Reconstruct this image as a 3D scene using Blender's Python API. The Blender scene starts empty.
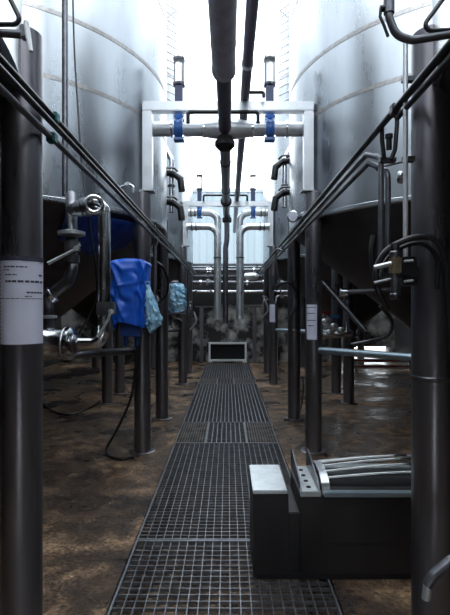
import bpy, bmesh, math, random
from mathutils import Vector, Matrix, noise
random.seed(7)
C = bpy.context.scene.collection
PI = math.pi
F = 460.0                      # focal length in pixels of the 450x615 frame
CAMZ = 1.5
def P(px, py, d):              # a measured picture point at distance d -> metres
    return Vector(((px-228)*d/F, d, CAMZ-(py-308)*d/F))

# ------------------------------------------------------------------ mesh helpers
def basis(d):
    d = Vector(d).normalized()
    up = Vector((0,0,1)) if abs(d.z) < .95 else Vector((1,0,0))
    a = up.cross(d).normalized(); b = d.cross(a)
    return a, b, d

def fillet(pts, rad, seg=6):
    pts = [Vector(p) for p in pts]
    if rad <= 0 or len(pts) < 3: return pts
    out = [pts[0]]
    for i in range(1, len(pts)-1):
        p0, p, p1 = pts[i-1], pts[i], pts[i+1]
        u = (p0-p); w = (p1-p)
        lu, lw = u.length, w.length
        u.normalize(); w.normalize()
        ang = u.angle(w, PI)
        if ang > PI-.02: out.append(p); continue
        t = min(rad/math.tan(ang/2), lu*.49, lw*.49)
        a, b = p+u*t, p+w*t
        r = t*math.tan(ang/2)
        cdir = (u+w).normalized(); c = p+cdir*(r/math.sin(ang/2))
        va, vb = a-c, b-c
        tot = va.angle(vb); ax = va.cross(vb).normalized()
        for k in range(seg+1):
            out.append(c + Matrix.Rotation(tot*k/seg, 3, ax) @ va)
    out.append(pts[-1])
    return out

def smooth_path(pts, sub=6):   # Catmull-Rom through points
    p = [Vector(q) for q in pts]
    p = [p[0]*2-p[1]] + p + [p[-1]*2-p[-2]]
    out = []
    for i in range(1, len(p)-2):
        for k in range(sub):
            t = k/sub
            out.append(.5*((2*p[i]) + (p[i+1]-p[i-1])*t + (2*p[i-1]-5*p[i]+4*p[i+1]-p[i+2])*t*t + (3*p[i]-p[i-1]-3*p[i+1]+p[i+2])*t**3))
    out.append(p[-2])
    return out

class MB:
    def __init__(s): s.v = []; s.f = []
    def add(s, vs, fs):
        n = len(s.v); s.v += [Vector(q) for q in vs]; s.f += [[i+n for i in f] for f in fs]; return s
    def box(s, lo, hi, M=None):
        x0,y0,z0 = lo; x1,y1,z1 = hi
        vs = [Vector(q) for q in ((x0,y0,z0),(x1,y0,z0),(x1,y1,z0),(x0,y1,z0),(x0,y0,z1),(x1,y0,z1),(x1,y1,z1),(x0,y1,z1))]
        if M: vs = [M @ q for q in vs]
        return s.add(vs, [(0,3,2,1),(4,5,6,7),(0,1,5,4),(1,2,6,5),(2,3,7,6),(3,0,4,7)])
    def cbox(s, c, sz, M=None):
        c = Vector(c); h = Vector(sz)/2
        if M:
            T = Matrix.Translation(c) @ M.to_4x4(); return s.box(-h, h, T)
        return s.box(c-h, c+h)
    def prism(s, poly, dirv):   # poly: 3-D points in a plane, extruded by dirv
        poly = [Vector(q) for q in poly]; n = len(poly); dv = Vector(dirv)
        return s.add(poly+[q+dv for q in poly], [list(range(n))[::-1], [i+n for i in range(n)]] + [(i,(i+1)%n,(i+1)%n+n,i+n) for i in range(n)])
    def tube(s, pts, r, n=14, fil=0, seg=6, cap=True):
        pts = fillet(pts, fil, seg); m = len(pts)
        rs = r if isinstance(r, (list,tuple)) else [r]*m
        tang = []
        for i in range(m):
            a = pts[max(i-1,0)]; b = pts[min(i+1,m-1)]
            tang.append((b-a).normalized())
        a, b, _ = basis(tang[0]); vs = []
        for i in range(m):
            if i:
                q = tang[i-1].rotation_difference(tang[i]); a = q @ a; b = q @ b
            for k in range(n):
                t = 2*PI*k/n; vs.append(pts[i]+(a*math.cos(t)+b*math.sin(t))*rs[i])
        fs = [(i*n+k, i*n+(k+1)%n, (i+1)*n+(k+1)%n, (i+1)*n+k) for i in range(m-1) for k in range(n)]
        if cap: fs += [list(range(n))[::-1], [(m-1)*n+k for k in range(n)]]
        return s.add(vs, fs)
    def lathe(s, prof, o=(0,0,0), ax=(0,0,1), n=24, cap=True):   # prof: (radius, height along axis)
        a, b, d = basis(ax); o = Vector(o); m = len(prof); vs = []
        for r, h in prof:
            for k in range(n):
                t = 2*PI*k/n; vs.append(o+d*h+(a*math.cos(t)+b*math.sin(t))*max(r,1e-4))
        fs = [(i*n+k, i*n+(k+1)%n, (i+1)*n+(k+1)%n, (i+1)*n+k) for i in range(m-1) for k in range(n)]
        if cap: fs += [list(range(n))[::-1], [(m-1)*n+k for k in range(n)]]
        return s.add(vs, fs)
    def cyl(s, p0, p1, r, n=18, ch=0):
        p0, p1 = Vector(p0), Vector(p1); L = (p1-p0).length
        pr = [(r,0),(r,L)] if not ch else [(r-ch,0),(r,ch),(r,L-ch),(r-ch,L)]
        return s.lathe(pr, p0, p1-p0, n)
    def ball(s, c, r, n=16, sq=(1,1,1)):
        c = Vector(c); vs = []; fs = []; m = n//2
        for i in range(m+1):
            ph = PI*i/m
            for k in range(n):
                t = 2*PI*k/n
                rr = max(math.sin(ph),1e-4)
                vs.append(c+Vector((rr*math.cos(t)*r*sq[0], rr*math.sin(t)*r*sq[1], -math.cos(ph)*r*sq[2])))
        fs = [(i*n+k, i*n+(k+1)%n, (i+1)*n+(k+1)%n, (i+1)*n+k) for i in range(m) for k in range(n)]
        return s.add(vs, fs)
    def torus(s, c, ax, R, r, n=28, m=10):
        a, b, d = basis(ax); c = Vector(c); vs = []
        for i in range(n):
            t = 2*PI*i/n; e = a*math.cos(t)+b*math.sin(t)
            for k in range(m):
                u = 2*PI*k/m; vs.append(c+e*(R+r*math.cos(u))+d*(r*math.sin(u)))
        return s.add(vs, [(i*m+k, ((i+1)%n)*m+k, ((i+1)%n)*m+(k+1)%m, i*m+(k+1)%m) for i in range(n) for k in range(m)])
    def arcpatch(s, c, r0, r1, a0, a1, z0, z1, n=14):   # thick curved sheet round a vertical axis
        vs = []
        for i in range(n+1):
            t = a0+(a1-a0)*i/n
            for r in (r0, r1):
                for z in (z0, z1): vs.append((c[0]+r*math.cos(t), c[1]+r*math.sin(t), z))
        fs = []
        for i in range(n):
            o = i*4; q = o+4
            fs += [(o+2,q+2,q+3,o+3),(o,o+1,q+1,q),(o,q,q+2,o+2),(o+1,o+3,q+3,q+1)]
        fs += [(0,2,3,1),(n*4,n*4+1,n*4+3,n*4+2)]
        return s.add(vs, fs)
    def mesh(s, name, mat, bevel=0, ang=35, sub=0):
        me = bpy.data.meshes.new(name); bm = bmesh.new()
        vv = [bm.verts.new(q) for q in s.v]
        for f in s.f:
            try: bm.faces.new([vv[i] for i in f])
            except ValueError: pass
        bmesh.ops.remove_doubles(bm, verts=bm.verts, dist=5e-5)
        bmesh.ops.recalc_face_normals(bm, faces=bm.faces)
        if bevel:
            es = [e for e in bm.edges if len(e.link_faces)==2 and e.calc_face_angle(0) > math.radians(40)]
            bmesh.ops.bevel(bm, geom=es, offset=bevel, segments=2, affect='EDGES', clamp_overlap=True)
        for f in bm.faces: f.smooth = True
        bm.to_mesh(me); bm.free()
        me.set_sharp_from_angle(angle=math.radians(ang))
        me.materials.append(mat)
        return me
    def build(s, name, mat, parent=None, bevel=0, ang=35, loc=None):
        o = bpy.data.objects.new(name, s.mesh(name, mat, bevel, ang)); C.objects.link(o)
        if loc is not None: o.location = loc
        if parent is not None:
            o.parent = parent
            if loc is None and parent.type == 'EMPTY': o.location = -world_loc(parent)
        return o

def world_loc(o):
    v = Vector((0,0,0))
    while o is not None: v += o.location; o = o.parent
    return v
def tag(o, label, cat, group=None, kind=None):
    o['label'] = label; o['category'] = cat
    if group: o['group'] = group
    if kind: o['kind'] = kind
    return o
def thing(name, label, cat, loc=(0,0,0), group=None):
    o = bpy.data.objects.new(name, None); C.objects.link(o); o.location = loc
    o.empty_display_size = .1
    return tag(o, label, cat, group)
def struct(o): o['kind'] = 'structure'; return o
def sub(part, mb, name, mat, **k):          # a sub-part given in world metres under a part whose origin sits at -thing.location
    o = mb.build(name, mat, None, **k); o.parent = part; return o
def copy_tree(o, parent=None):
    c = o.copy(); C.objects.link(c)
    if parent: c.parent = parent
    for ch in [x for x in bpy.data.objects if x.parent == o]: copy_tree(ch, c)
    return c

# ------------------------------------------------------------------ materials
def mat(name, col, rough=.5, metal=0, spec=.5, var=0, rvar=0, scale=8, stretch=(1,1,1), bump=0, bscale=None, col2=None, contrast=(.35,.65), trans=0, coat=0):
    m = bpy.data.materials.new(name); m.use_nodes = True
    nt = m.node_tree; N = nt.nodes; L = nt.links; b = N['Principled BSDF']
    b.inputs['Base Color'].default_value = (*col, 1); b.inputs['Roughness'].default_value = rough
    b.inputs['Metallic'].default_value = metal; b.inputs['Specular IOR Level'].default_value = spec
    if coat: b.inputs['Coat Weight'].default_value = coat; b.inputs['Coat Roughness'].default_value = .15
    if trans: b.inputs['Transmission Weight'].default_value = trans
    tc = N.new('ShaderNodeTexCoord'); mp = N.new('ShaderNodeMapping'); mp.inputs['Scale'].default_value = stretch
    L.new(tc.outputs['Object'], mp.inputs['Vector'])
    nz = N.new('ShaderNodeTexNoise'); nz.inputs['Scale'].default_value = scale; nz.inputs['Detail'].default_value = 6; nz.inputs['Roughness'].default_value = .6
    L.new(mp.outputs[0], nz.inputs['Vector'])
    if var or col2:
        cr = N.new('ShaderNodeValToRGB'); e = cr.color_ramp.elements
        c2 = col2 if col2 else tuple(c*(1-var) for c in col)
        e[0].position, e[1].position = contrast
        e[0].color = (*c2, 1); e[1].color = (*col, 1)
        L.new(nz.outputs['Fac'], cr.inputs[0]); L.new(cr.outputs[0], b.inputs['Base Color'])
    if rvar:
        mr = N.new('ShaderNodeMapRange'); mr.inputs[1].default_value = .3; mr.inputs[2].default_value = .7
        mr.inputs[3].default_value = max(rough-rvar,.03); mr.inputs[4].default_value = min(rough+rvar,1)
        L.new(nz.outputs['Fac'], mr.inputs[0]); L.new(mr.outputs[0], b.inputs['Roughness'])
    if bump:
        n2 = N.new('ShaderNodeTexNoise'); n2.inputs['Scale'].default_value = bscale or scale*3; n2.inputs['Detail'].default_value = 4
        L.new(mp.outputs[0], n2.inputs['Vector'])
        bp = N.new('ShaderNodeBump'); bp.inputs['Strength'].default_value = bump; bp.inputs['Distance'].default_value = .01
        L.new(n2.outputs['Fac'], bp.inputs['Height']); L.new(bp.outputs[0], b.inputs['Normal'])
    return m
M = {}
M['tank']   = mat('brushed_tank_steel', (.505,.53,.555), .29, 1, var=.22, rvar=.07, scale=2.2, stretch=(1,1,.25))
M['weld']   = mat('ground_weld_band', (.55,.52,.50), .42, 1, var=.3, scale=30)
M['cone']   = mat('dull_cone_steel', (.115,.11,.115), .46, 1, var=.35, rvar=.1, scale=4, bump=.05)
M['leg']    = mat('weathered_leg_steel', (.29,.275,.295), .35, .88, var=.42, rvar=.1, scale=6, stretch=(1,1,.12), bump=.03, bscale=8)
M['steel']  = mat('polished_pipe_steel', (.84,.85,.87), .19, 1, var=.15, rvar=.06, scale=10)
M['dsteel'] = mat('dark_pipe_steel', (.24,.24,.26), .38, 1, var=.4, rvar=.1, scale=14)
M['frame']  = mat('satin_frame_steel', (.78,.80,.83), .36, .55, var=.15, rvar=.06, scale=6)
M['jacket'] = mat('grey_pipe_jacket', (.60,.57,.66), .45, .1, var=.3, scale=9, bump=.1)
M['purple'] = mat('dark_painted_pipe', (.13,.12,.165), .38, .2, var=.2, scale=9)
M['black']  = mat('black_rubber', (.012,.012,.014), .38, 0, var=.3, scale=20)
M['conduit']= mat('grey_conduit', (.18,.18,.20), .35, .7, var=.25, scale=20)
M['blue']   = mat('blue_valve_paint', (.05,.19,.58), .32, 0, coat=.3)
M['dblue']  = mat('dark_blue_stem_paint', (.02,.035,.10), .35, 0)
M['tarp']   = mat('royal_blue_tarpaulin', (.015,.13,.72), .34, 0, var=.2, scale=5, bump=.12, bscale=9)
M['navy']   = mat('navy_sheet', (.012,.055,.27), .5, 0, var=.3, scale=5, bump=.1, bscale=9)
M['bag']    = mat('pale_blue_plastic_film', (.50,.76,.92), .22, 0, col2=(.10,.34,.58), scale=16, bump=.3, bscale=25)
M['glass']  = mat('actuator_clear_housing', (.93,.95,.97), .30, 0, trans=.85)
M['charcoal']=mat('charcoal_machine_paint', (.034,.031,.032), .42, .2, var=.45, scale=5, stretch=(1,1,.35), rvar=.1, bump=.04)
M['galv']   = mat('galvanised_plate', (.82,.86,.88), .35, .8, var=.18, rvar=.08, scale=12)
M['rail']   = mat('pale_blue_steel_rail', (.50,.62,.70), .3, .8, var=.15, scale=10)
M['grate']  = mat('worn_grating_steel', (.31,.32,.345), .42, .8, var=.35, scale=12)
M['finegrate'] = mat('rusty_fine_grating_steel', (.17,.16,.155), .5, .6, var=.5, scale=9, col2=(.06,.045,.035))
M['paper']  = mat('white_notice_paper', (.74,.74,.88), .35, 0, var=.06, scale=10, coat=.4)
M['ink']    = mat('grey_print', (.05,.05,.08), .6)
M['white']  = mat('white_painted_frame', (.85,.87,.88), .4)
M['brass']  = mat('aged_brass', (.78,.62,.42), .32, .9, var=.4, scale=20)
M['red']    = mat('red_plastic', (.45,.04,.04), .4)
M['teal']   = mat('teal_clamp_paint', (.02,.16,.15), .4)
M['void']   = mat('dark_opening', (.006,.006,.007), .8)
M['dirtwall']=mat('stained_concrete', (.62,.61,.58), .8, 0, scale=2.0, col2=(.022,.02,.018), contrast=(.42,.62), bump=.3)
M['sidewall']=mat('dark_block_wall', (.06,.058,.06), .8, 0, var=.4, scale=2, bump=.3)

def floor_mat():
    m = bpy.data.materials.new('wet_brown_concrete'); m.use_nodes = True
    nt = m.node_tree; N = nt.nodes; L = nt.links; b = N['Principled BSDF']
    tc = N.new('ShaderNodeTexCoord')
    def nz(sc, det=6, ro=.6):
        n = N.new('ShaderNodeTexNoise'); n.inputs['Scale'].default_value = sc; n.inputs['Detail'].default_value = det; n.inputs['Roughness'].default_value = ro
        L.new(tc.outputs['Object'], n.inputs['Vector']); return n
    big, mid, fine = nz(1.3), nz(6), nz(38, 5, .7)
    cr = N.new('ShaderNodeValToRGB'); e = cr.color_ramp.elements
    e[0].position, e[0].color = .37, (.012,.008,.006,1)
    e[1].position, e[1].color = .63, (.42,.265,.155,1)
    q = cr.color_ramp.elements.new(.5); q.color = (.09,.052,.030,1)
    mx = N.new('ShaderNodeMath'); mx.operation = 'MULTIPLY_ADD'; mx.inputs[1].default_value = .45
    L.new(mid.outputs['Fac'], mx.inputs[0])
    m2 = N.new('ShaderNodeMath'); m2.operation = 'MULTIPLY'; m2.inputs[1].default_value = .55
    L.new(big.outputs['Fac'], m2.inputs[0]); L.new(m2.outputs[0], mx.inputs[2]); L.new(mx.outputs[0], cr.inputs[0])
    # pale grit
    vr = N.new('ShaderNodeTexVoronoi'); vr.inputs['Scale'].default_value = 26; L.new(tc.outputs['Object'], vr.inputs['Vector'])
    g = N.new('ShaderNodeValToRGB'); g.color_ramp.elements[0].position = .14; g.color_ramp.elements[0].color = (1,1,1,1)
    g.color_ramp.elements[1].position = .26; g.color_ramp.elements[1].color = (0,0,0,1)
    L.new(vr.outputs['Distance'], g.inputs[0])
    gm = N.new('ShaderNodeMath'); gm.operation = 'MULTIPLY'; L.new(g.outputs[0], gm.inputs[0])
    gs = N.new('ShaderNodeMapRange'); gs.inputs[1].default_value = .5; gs.inputs[2].default_value = .65; L.new(mid.outputs['Fac'], gs.inputs[0]); L.new(gs.outputs[0], gm.inputs[1])
    mix = N.new('ShaderNodeMix'); mix.data_type = 'RGBA'; L.new(gm.outputs[0], mix.inputs[0]); L.new(cr.outputs[0], mix.inputs[6]); mix.inputs[7].default_value = (.42,.33,.24,1)
    sp = N.new('ShaderNodeMapRange'); sp.inputs[1].default_value = .38; sp.inputs[2].default_value = .66; sp.inputs[3].default_value = .35; sp.inputs[4].default_value = 1.7
    L.new(fine.outputs['Fac'], sp.inputs[0])
    ml = N.new('ShaderNodeMix'); ml.data_type = 'RGBA'; ml.blend_type = 'MULTIPLY'; ml.inputs[0].default_value = 1
    L.new(mix.outputs[2], ml.inputs[6]); L.new(sp.outputs[0], ml.inputs[7])
    L.new(ml.outputs[2], b.inputs['Base Color'])
    mr = N.new('ShaderNodeMapRange'); mr.inputs[1].default_value = .38; mr.inputs[2].default_value = .62; mr.inputs[3].default_value = .16; mr.inputs[4].default_value = .62
    L.new(big.outputs['Fac'], mr.inputs[0]); L.new(mr.outputs[0], b.inputs['Roughness'])
    bp = N.new('ShaderNodeBump'); bp.inputs['Strength'].default_value = .8; bp.inputs['Distance'].default_value = .02
    ad = N.new('ShaderNodeMath'); L.new(fine.outputs['Fac'], ad.inputs[0]); L.new(mid.outputs['Fac'], ad.inputs[1])
    L.new(ad.outputs[0], bp.inputs['Height']); L.new(bp.outputs[0], b.inputs['Normal'])
    return m
M['floor'] = floor_mat()
def sheet_mat():
    m = bpy.data.materials.new('translucent_corrugated_sheet'); m.use_nodes = True
    nt = m.node_tree; N = nt.nodes; L = nt.links; N.remove(N['Principled BSDF'])
    d = N.new('ShaderNodeBsdfDiffuse'); t = N.new('ShaderNodeBsdfTranslucent'); x = N.new('ShaderNodeMixShader'); x.inputs[0].default_value = .7
    for q in (d, t): q.inputs['Color'].default_value = (.24,.285,.31,1)
    L.new(d.outputs[0], x.inputs[1]); L.new(t.outputs[0], x.inputs[2]); L.new(x.outputs[0], N['Material Output'].inputs['Surface'])
    return m
M['sheet'] = sheet_mat()

# ------------------------------------------------------------------ setting
END = 12.7
fl = MB()
prof = [(-6.5,0),(-.60,0),(-.60,-.033),(-.55,-.033),(-.55,-.5),(.52,-.5),(.52,-.033),(.57,-.033),(.57,0),(6.5,0)]
y0, y1 = -3.2, 12.36
n = len(prof)
fl.add([(x,y0,z) for x,z in prof]+[(x,y1,z) for x,z in prof], [(i,i+1,i+1+n,i+n) for i in range(n-1)])
fl.add([(-.60,y1,0),(-.60,y1,-.033),(-.55,y1,-.033),(-.55,y1,-.5),(.52,y1,-.5),(.52,y1,-.033),(.57,y1,-.033),(.57,y1,0)], [(0,1,2,3,4,5,6,7)])
fl.add([(-6.5,y1,0),(-.60,y1,0),(.57,y1,0),(6.5,y1,0),(6.5,17,0),(-6.5,17,0)], [(0,1,2,3,4,5)])
struct(fl.build('floor', M['floor']))
struct(MB().box((-4.9,-3.2,0),(-4.6,13.0,9.0)).build('wall_left_added', M['sidewall']))  # added close behind the tanks to keep side daylight from under them
struct(MB().box((4.6,-3.2,0),(4.9,13.0,9.0)).build('wall_right_added', M['sidewall']))  # added light blocker, mirrors the left one
struct(MB().box((-4.6,-3.2,0),(4.6,-3.0,5.2)).build('wall_front_added', M['sidewall']))  # unseen, added behind the camera; height set to limit front sky light
wb = MB().box((-4.6,END,0),(3.2,13.0,1.58)).box((4.45,END,0),(4.6,13.0,1.58)).box((3.2,END,.42),(4.45,13.0,1.58))
struct(wb.build('wall_back', M['dirtwall']))
struct(MB().box((-4.6,END-.01,1.58),(4.6,13.0,2.62)).build('trim_2', M['sidewall']))
# translucent corrugated sheeting above the wall
sh = MB(); nx = 192; vs = []; fs = []
for i in range(nx+1):
    x = -4.6+9.2*i/nx
    ph = (i % 8)/8
    o = .035 if ph < .5 else 0
    for z in (2.62, 4.75):
        vs.append((x, END+.1+o, z))
for i in range(nx): fs.append((2*i, 2*i+2, 2*i+3, 2*i+1))
sh.add(vs, fs); w1 = struct(sh.build('window_1', M['sheet']))
tr = MB()
for x in [-4.45+1.1125*i for i in range(9)]: tr.box((x-.02,END+.03,2.62),(x+.02,END+.09,4.75))
tr.box((-4.6,END+.02,4.7),(4.6,END+.14,4.78))
struct(tr.build('trim_1', M['frame']))

# ------------------------------------------------------------------ tanks
R = 1.85; RIM = 2.43; TOP = 7.3; LEGTOP = 2.70; LR = .085
def make_tank(side, label):
    t = thing('storage_tank', label, 'tank', (0,0,0), 'stainless tanks on eight legs')
    MB().lathe([(R-.02,RIM-.012),(R+.004,RIM),(R+.004,RIM+.03),(R,RIM+.035),(R,TOP),(R-.05,TOP+.12),(R-.3,TOP+.3),(.5,TOP+.62),(.25,TOP+.66),(.25,TOP+.9),(0,TOP+.9)], n=128, cap=False).build('shell', M['tank'], t, loc=(0,0,0))
    for z in (3.50, 4.07, 4.95, 5.9, 6.8):
        MB().lathe([(R-.01,z-.022),(R+.003,z-.02),(R+.004,z+.02),(R-.01,z+.022)], n=128, cap=False).build('weld_band', M['weld'], t, loc=(0,0,0))
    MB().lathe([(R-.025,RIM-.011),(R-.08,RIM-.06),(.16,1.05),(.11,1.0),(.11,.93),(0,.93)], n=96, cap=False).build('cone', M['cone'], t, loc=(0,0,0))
    out = MB().cyl((0,0,.92),(0,0,.945),.16).cyl((0,0,.895),(0,0,.92),.16).cyl((0,0,.70),(0,0,.895),.075).cyl((0,0,.66),(0,0,.70),.12)
    out.cyl((0,-.09,.79),(0,.16,.79),.05)
    out.build('bottom_outlet', M['dsteel'], t, loc=(0,0,0))
    leg = MB().lathe([(LR,0),(LR,LEGTOP-.012),(LR-.012,LEGTOP)], n=32).mesh('leg', M['leg'])
    foot = MB().lathe([(.135,0),(.135,.012),(.128,.015),(LR,.015)], n=32).mesh('foot_plate', M['leg'])
    ring = MB().lathe([(LR,1.185),(LR+.003,1.19),(LR+.003,1.20),(LR,1.205)], n=32, cap=False).mesh('weld_ring', M['dsteel'])
    pos = []
    for k in range(8):
        a = math.radians(22.5+45*k); p = (R*math.cos(a), R*math.sin(a), 0); pos.append(p)
        l = bpy.data.objects.new('leg', leg); C.objects.link(l); l.parent = t; l.location = p
        for nm, me in ((('foot_plate', foot), ('weld_ring', ring)) if side > 0 else (('foot_plate', foot),)):
            q = bpy.data.objects.new(nm, me); C.objects.link(q); q.parent = l
    # tie bar between the two legs on the near aisle quarter
    ks = (4,5) if side > 0 else (7,6)
    a, b = Vector(pos[ks[0]]), Vector(pos[ks[1]])
    MB().tube([a+Vector((0,0,1.06)), b+Vector((0,0,1.06))], .036, 18).build('tie_bar', M['rail' if side > 0 else 'dsteel'], t, loc=(0,0,0))
    return t
TX = 2.6; TY = (1.30, 5.5, 9.75)
rows = {
 -1: ['stainless tank nearest on the left, mostly out of frame, its leg carries the plastic notice',
      'large stainless tank on the left behind the elbowed process pipe and blue tarpaulin cover',
      'farthest stainless tank on the left, beside the second steel portal frame'],
  1: ['stainless tank nearest on the right, mostly cropped, its leg stands beside the low machine',
      'large stainless tank on the right with two curved weld bands, behind the conduit drop',
      'farthest stainless tank on the right, beside the second steel portal frame']}
for s in (-1, 1):
    proto = make_tank(s, rows[s][0]); proto.location = (s*TX-(.009 if s < 0 else 0), TY[0], 0)
    for k in (1, 2):
        c = copy_tree(proto); c.location = (s*TX, TY[k], 0); c['label'] = rows[s][k]

# ------------------------------------------------------------------ portal frames
def portal(y, zb, label):
    t = thing('portal_frame', label, 'frame', (0,y,zb), 'steel portal frames over the aisle')
    h = .05
    MB().box((-.885,y-h,zb-h),(.885,y+h,zb+h)).build('beam', M['frame'], t, bevel=.008)
    for x in (-.835, .835):
        MB().box((x-h,y-h,LEGTOP+.012),(x+h,y+h,zb-h)).build('post', M['frame'], t, bevel=.008)
        MB().box((x-.075,y-.075,LEGTOP),(x+.055 if x>0 else x+.075,y+.075,LEGTOP+.012)).build('base_flange', M['frame'], t)
PY1, PY2 = 4.79, 9.04
portal(PY1, 3.58, 'nearer square steel portal frame spanning the aisle above the drain grating')
portal(PY2, 3.53, 'farther square steel portal frame spanning the aisle, white down pipes below it')

# ------------------------------------------------------------------ overhead pipes
CY = 4.98
t = thing('overhead_pipe', 'thick grey lagged overhead pipe running along the middle of the aisle', 'pipe', (-.02,4.8,3.4))
X0 = -.034
MB().tube([(X0,-1.5,3.41),(X0,3.70,3.41)], .092, 28).build('insulation_jacket', M['jacket'], t)
for y in (.6, 1.6, 2.6, 3.3):
    MB().lathe([(.092,0),(.0945,.004),(.0945,.03),(.092,.034)], (X0,y,3.41), (0,1,0), 28, False).build('jacket_band', M['jacket'], t)
MB().lathe([(.07,0),(.098,.0),(.098,.05),(.07,.05)], (X0,3.66,3.41), (0,1,0), 28, False).build('jacket_end', M['jacket'], t)
MB().tube([(X0,3.6,3.41),(X0,CY,3.41),(X0,9.46,3.39)], .066, 24).build('pipe', M['purple'], t)
fg = MB().cyl((X0,CY,3.24),(X0,CY,3.30),.11,26,.008).cyl((X0,CY,3.30),(X0,CY,3.36),.085,24).lathe([(.09,0),(.085,.02),(.05,.05),(.001,.06)],(X0,CY,3.24),(0,0,-1),24)
fg.build('flange', M['black'], t)
for y, zb in ((PY1,3.53),(PY2,3.48)):
    MB().box((X0-.03,y-.02,3.43),(X0+.03,y+.02,zb)).build('hanger', M['purple'], t)
hd = MB()
hd.tube([(-.83,CY,3.43),(-.30,CY,3.43),(-.14,CY,3.43),(X0,CY,3.43),(.12,CY,3.43),(.28,CY,3.43),(.83,CY,3.43)], [.076,.076,.10,.118,.10,.076,.076], 26)
hd.build('cross_header', M['frame'], t)
for x in (-.62,-.27,.25,.62):
    hc = MB().lathe([(.076,0),(.09,.004),(.09,.022),(.076,.026)], (x,CY,3.43), (1,0,0), 26, False)
    hc.build('clamp_ring', M['steel'], t)
for y, r in ((6.0,.074),(7.4,.074),(8.2,.10)):
    MB().lathe([(.066,0),(r,.006),(r,.05),(.066,.056)], (X0,y,3.41-.004*(y-CY)), (0,1,0), 24, False).build('coupling', M['black'], t)

t = thing('overhead_pipe', 'thin dark overhead pipe beside the lagged one, resting on both frames', 'pipe', (.175,4.8,3.67))
MB().tube([(.175,-1.5,3.765),(.175,PY1,3.675),(.175,PY2,3.625),(.175,12.6,3.58)], .047, 20).build('pipe', M['purple'], t)
MB().lathe([(.047,0),(.058,.004),(.056,.05),(.045,.054)], (.175,4.1,3.688), (0,1,0), 20, False).build('coupling', M['frame'], t)
MB().tube([(.175,4.66,3.68),(.36,4.66,3.68),(.36,4.66,3.63)],.018,10,.02).build('bleed_valve', M['black'], t)

# butterfly valves on the headers
def valve(x, y, z, r, s, label):
    t = thing('butterfly_valve', label, 'valve', (x,y,z), 'blue butterfly valves with tall white actuators')
    b = MB().lathe([(r,-.045*s),(r*1.5,-.045*s),(r*1.5,-.02*s),(r*1.35,-.015*s),(r*1.35,.015*s),(r*1.5,.02*s),(r*1.5,.045*s),(r,.045*s)], (x,y,z), (1,0,0), 24, False)
    b.box((x-.055*s,y-.05*s,z+r*1.3),(x+.055*s,y+.05*s,z+r*1.3+.05*s)).box((x-.055*s,y-.05*s,z-r*1.7),(x+.055*s,y+.05*s,z-r*1.3))
    b.build('body', M['blue'], t, bevel=.004)
    for dz in (r*1.75, r*1.25, -r*1.25):
        k = MB()
        for dx in (-.05*s,.05*s): k.cyl((x+dx,y-.062*s,z+dz),(x+dx,y-.045*s,z+dz),.012*s,6)
        k.build('bolt', M['steel'], t)
    z1 = z+r*1.3+.05*s
    MB().box((x-.042*s,y-.042*s,z1),(x+.042*s,y+.042*s,z1+.32*s)).build('stem_bracket', M['dblue'], t, bevel=.006)
    for q in (.32,.59): MB().cyl((x,y,z1+q*s),(x,y,z1+(q+.025)*s),.07*s,6).build('end_cap', M['conduit'], t)
    MB().cyl((x,y,z1+.345*s),(x,y,z1+.59*s),.056*s,20).build('actuator_housing', M['glass'], t)
    ro = MB()
    for a in range(4):
        q = (x+.066*s*math.cos(a*PI/2+.78), y+.066*s*math.sin(a*PI/2+.78))
        ro.cyl((q[0],q[1],z1+.32*s),(q[0],q[1],z1+.63*s),.006*s,6)
    ro.build('tie_rod', M['conduit'], t)
valve(-.53, CY, 3.43, .076, 1, 'blue valve on the left of the nearer cross pipe, white actuator above beam')
valve(.45, CY, 3.43, .076, 1, 'blue valve on the right of the nearer cross pipe, white actuator above beam')
valve(-.57, 9.22, 3.40, .065, 1.0, 'far blue valve over the left white down pipe')
valve(.50, 9.22, 3.40, .065, 1.0, 'far blue valve over the right white down pipe')

# ------------------------------------------------------------------ far down pipes
def downpipe(s, xo, xv, y, z, zb, label, r=.069):
    t = thing('down_pipe', label, 'pipe', (xv,y,zb), 'polished elbow pipes dropping at the far frame')
    MB().tube([(xo,y,z),(xv,y,z),(xv,y,zb)], r, 20, .19, 10).build('tube', M['galv'], t)
    for x in (xo-s*.10, xo-s*.18):
        MB().lathe([(r,-.012),(r+.018,-.010),(r+.018,.010),(r,.012)], (x,y,z), (1,0,0), 20, False).build('clamp_ring', M['dsteel'], t)
    MB().lathe([(r,0),(r+.012,.003),(r+.012,.03),(r,.033)], (xv,y,z-.62), (0,0,1), 20, False).build('clamp_ring', M['steel'], t)
    MB().cyl((xv,y,zb-.012),(xv,y,zb),r+.012,20).build('end_ring', M['galv'], t)
downpipe(-1, -.84, -.205, 9.22, 3.40, 1.30, 'rear polished elbow pipe left of the dark centre drop')
downpipe(1, .84, .235, 9.22, 3.40, 1.30, 'rear polished elbow pipe right of the dark centre drop')
downpipe(-1, -.80, -.205, 8.92, 3.07, 1.28, 'front polished elbow pipe left of the dark centre drop')
downpipe(1, .80, .235, 8.92, 3.07, 1.28, 'front polished elbow pipe right of the dark centre drop')
t = thing('drop_pipe', 'dark vertical pipe dropping between the two polished down pipes', 'pipe', (-.04,9.4,1.2))
MB().tube([(-.022,9.41,3.33),(-.022,9.41,2.9),(-.05,9.41,2.72),(-.05,9.41,1.2)], .055, 18, .1).build('pipe', M['dsteel'], t)
MB().cyl((-.022,9.41,3.24),(-.022,9.41,3.34),.095,20,.01).cyl((-.022,9.41,3.34),(-.022,9.41,3.39),.07,20).build('coupling', M['black'], t)
MB().cyl((-.05,9.41,1.17),(-.05,9.41,1.2),.09,20).build('end_flange', M['dsteel'], t)
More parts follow.
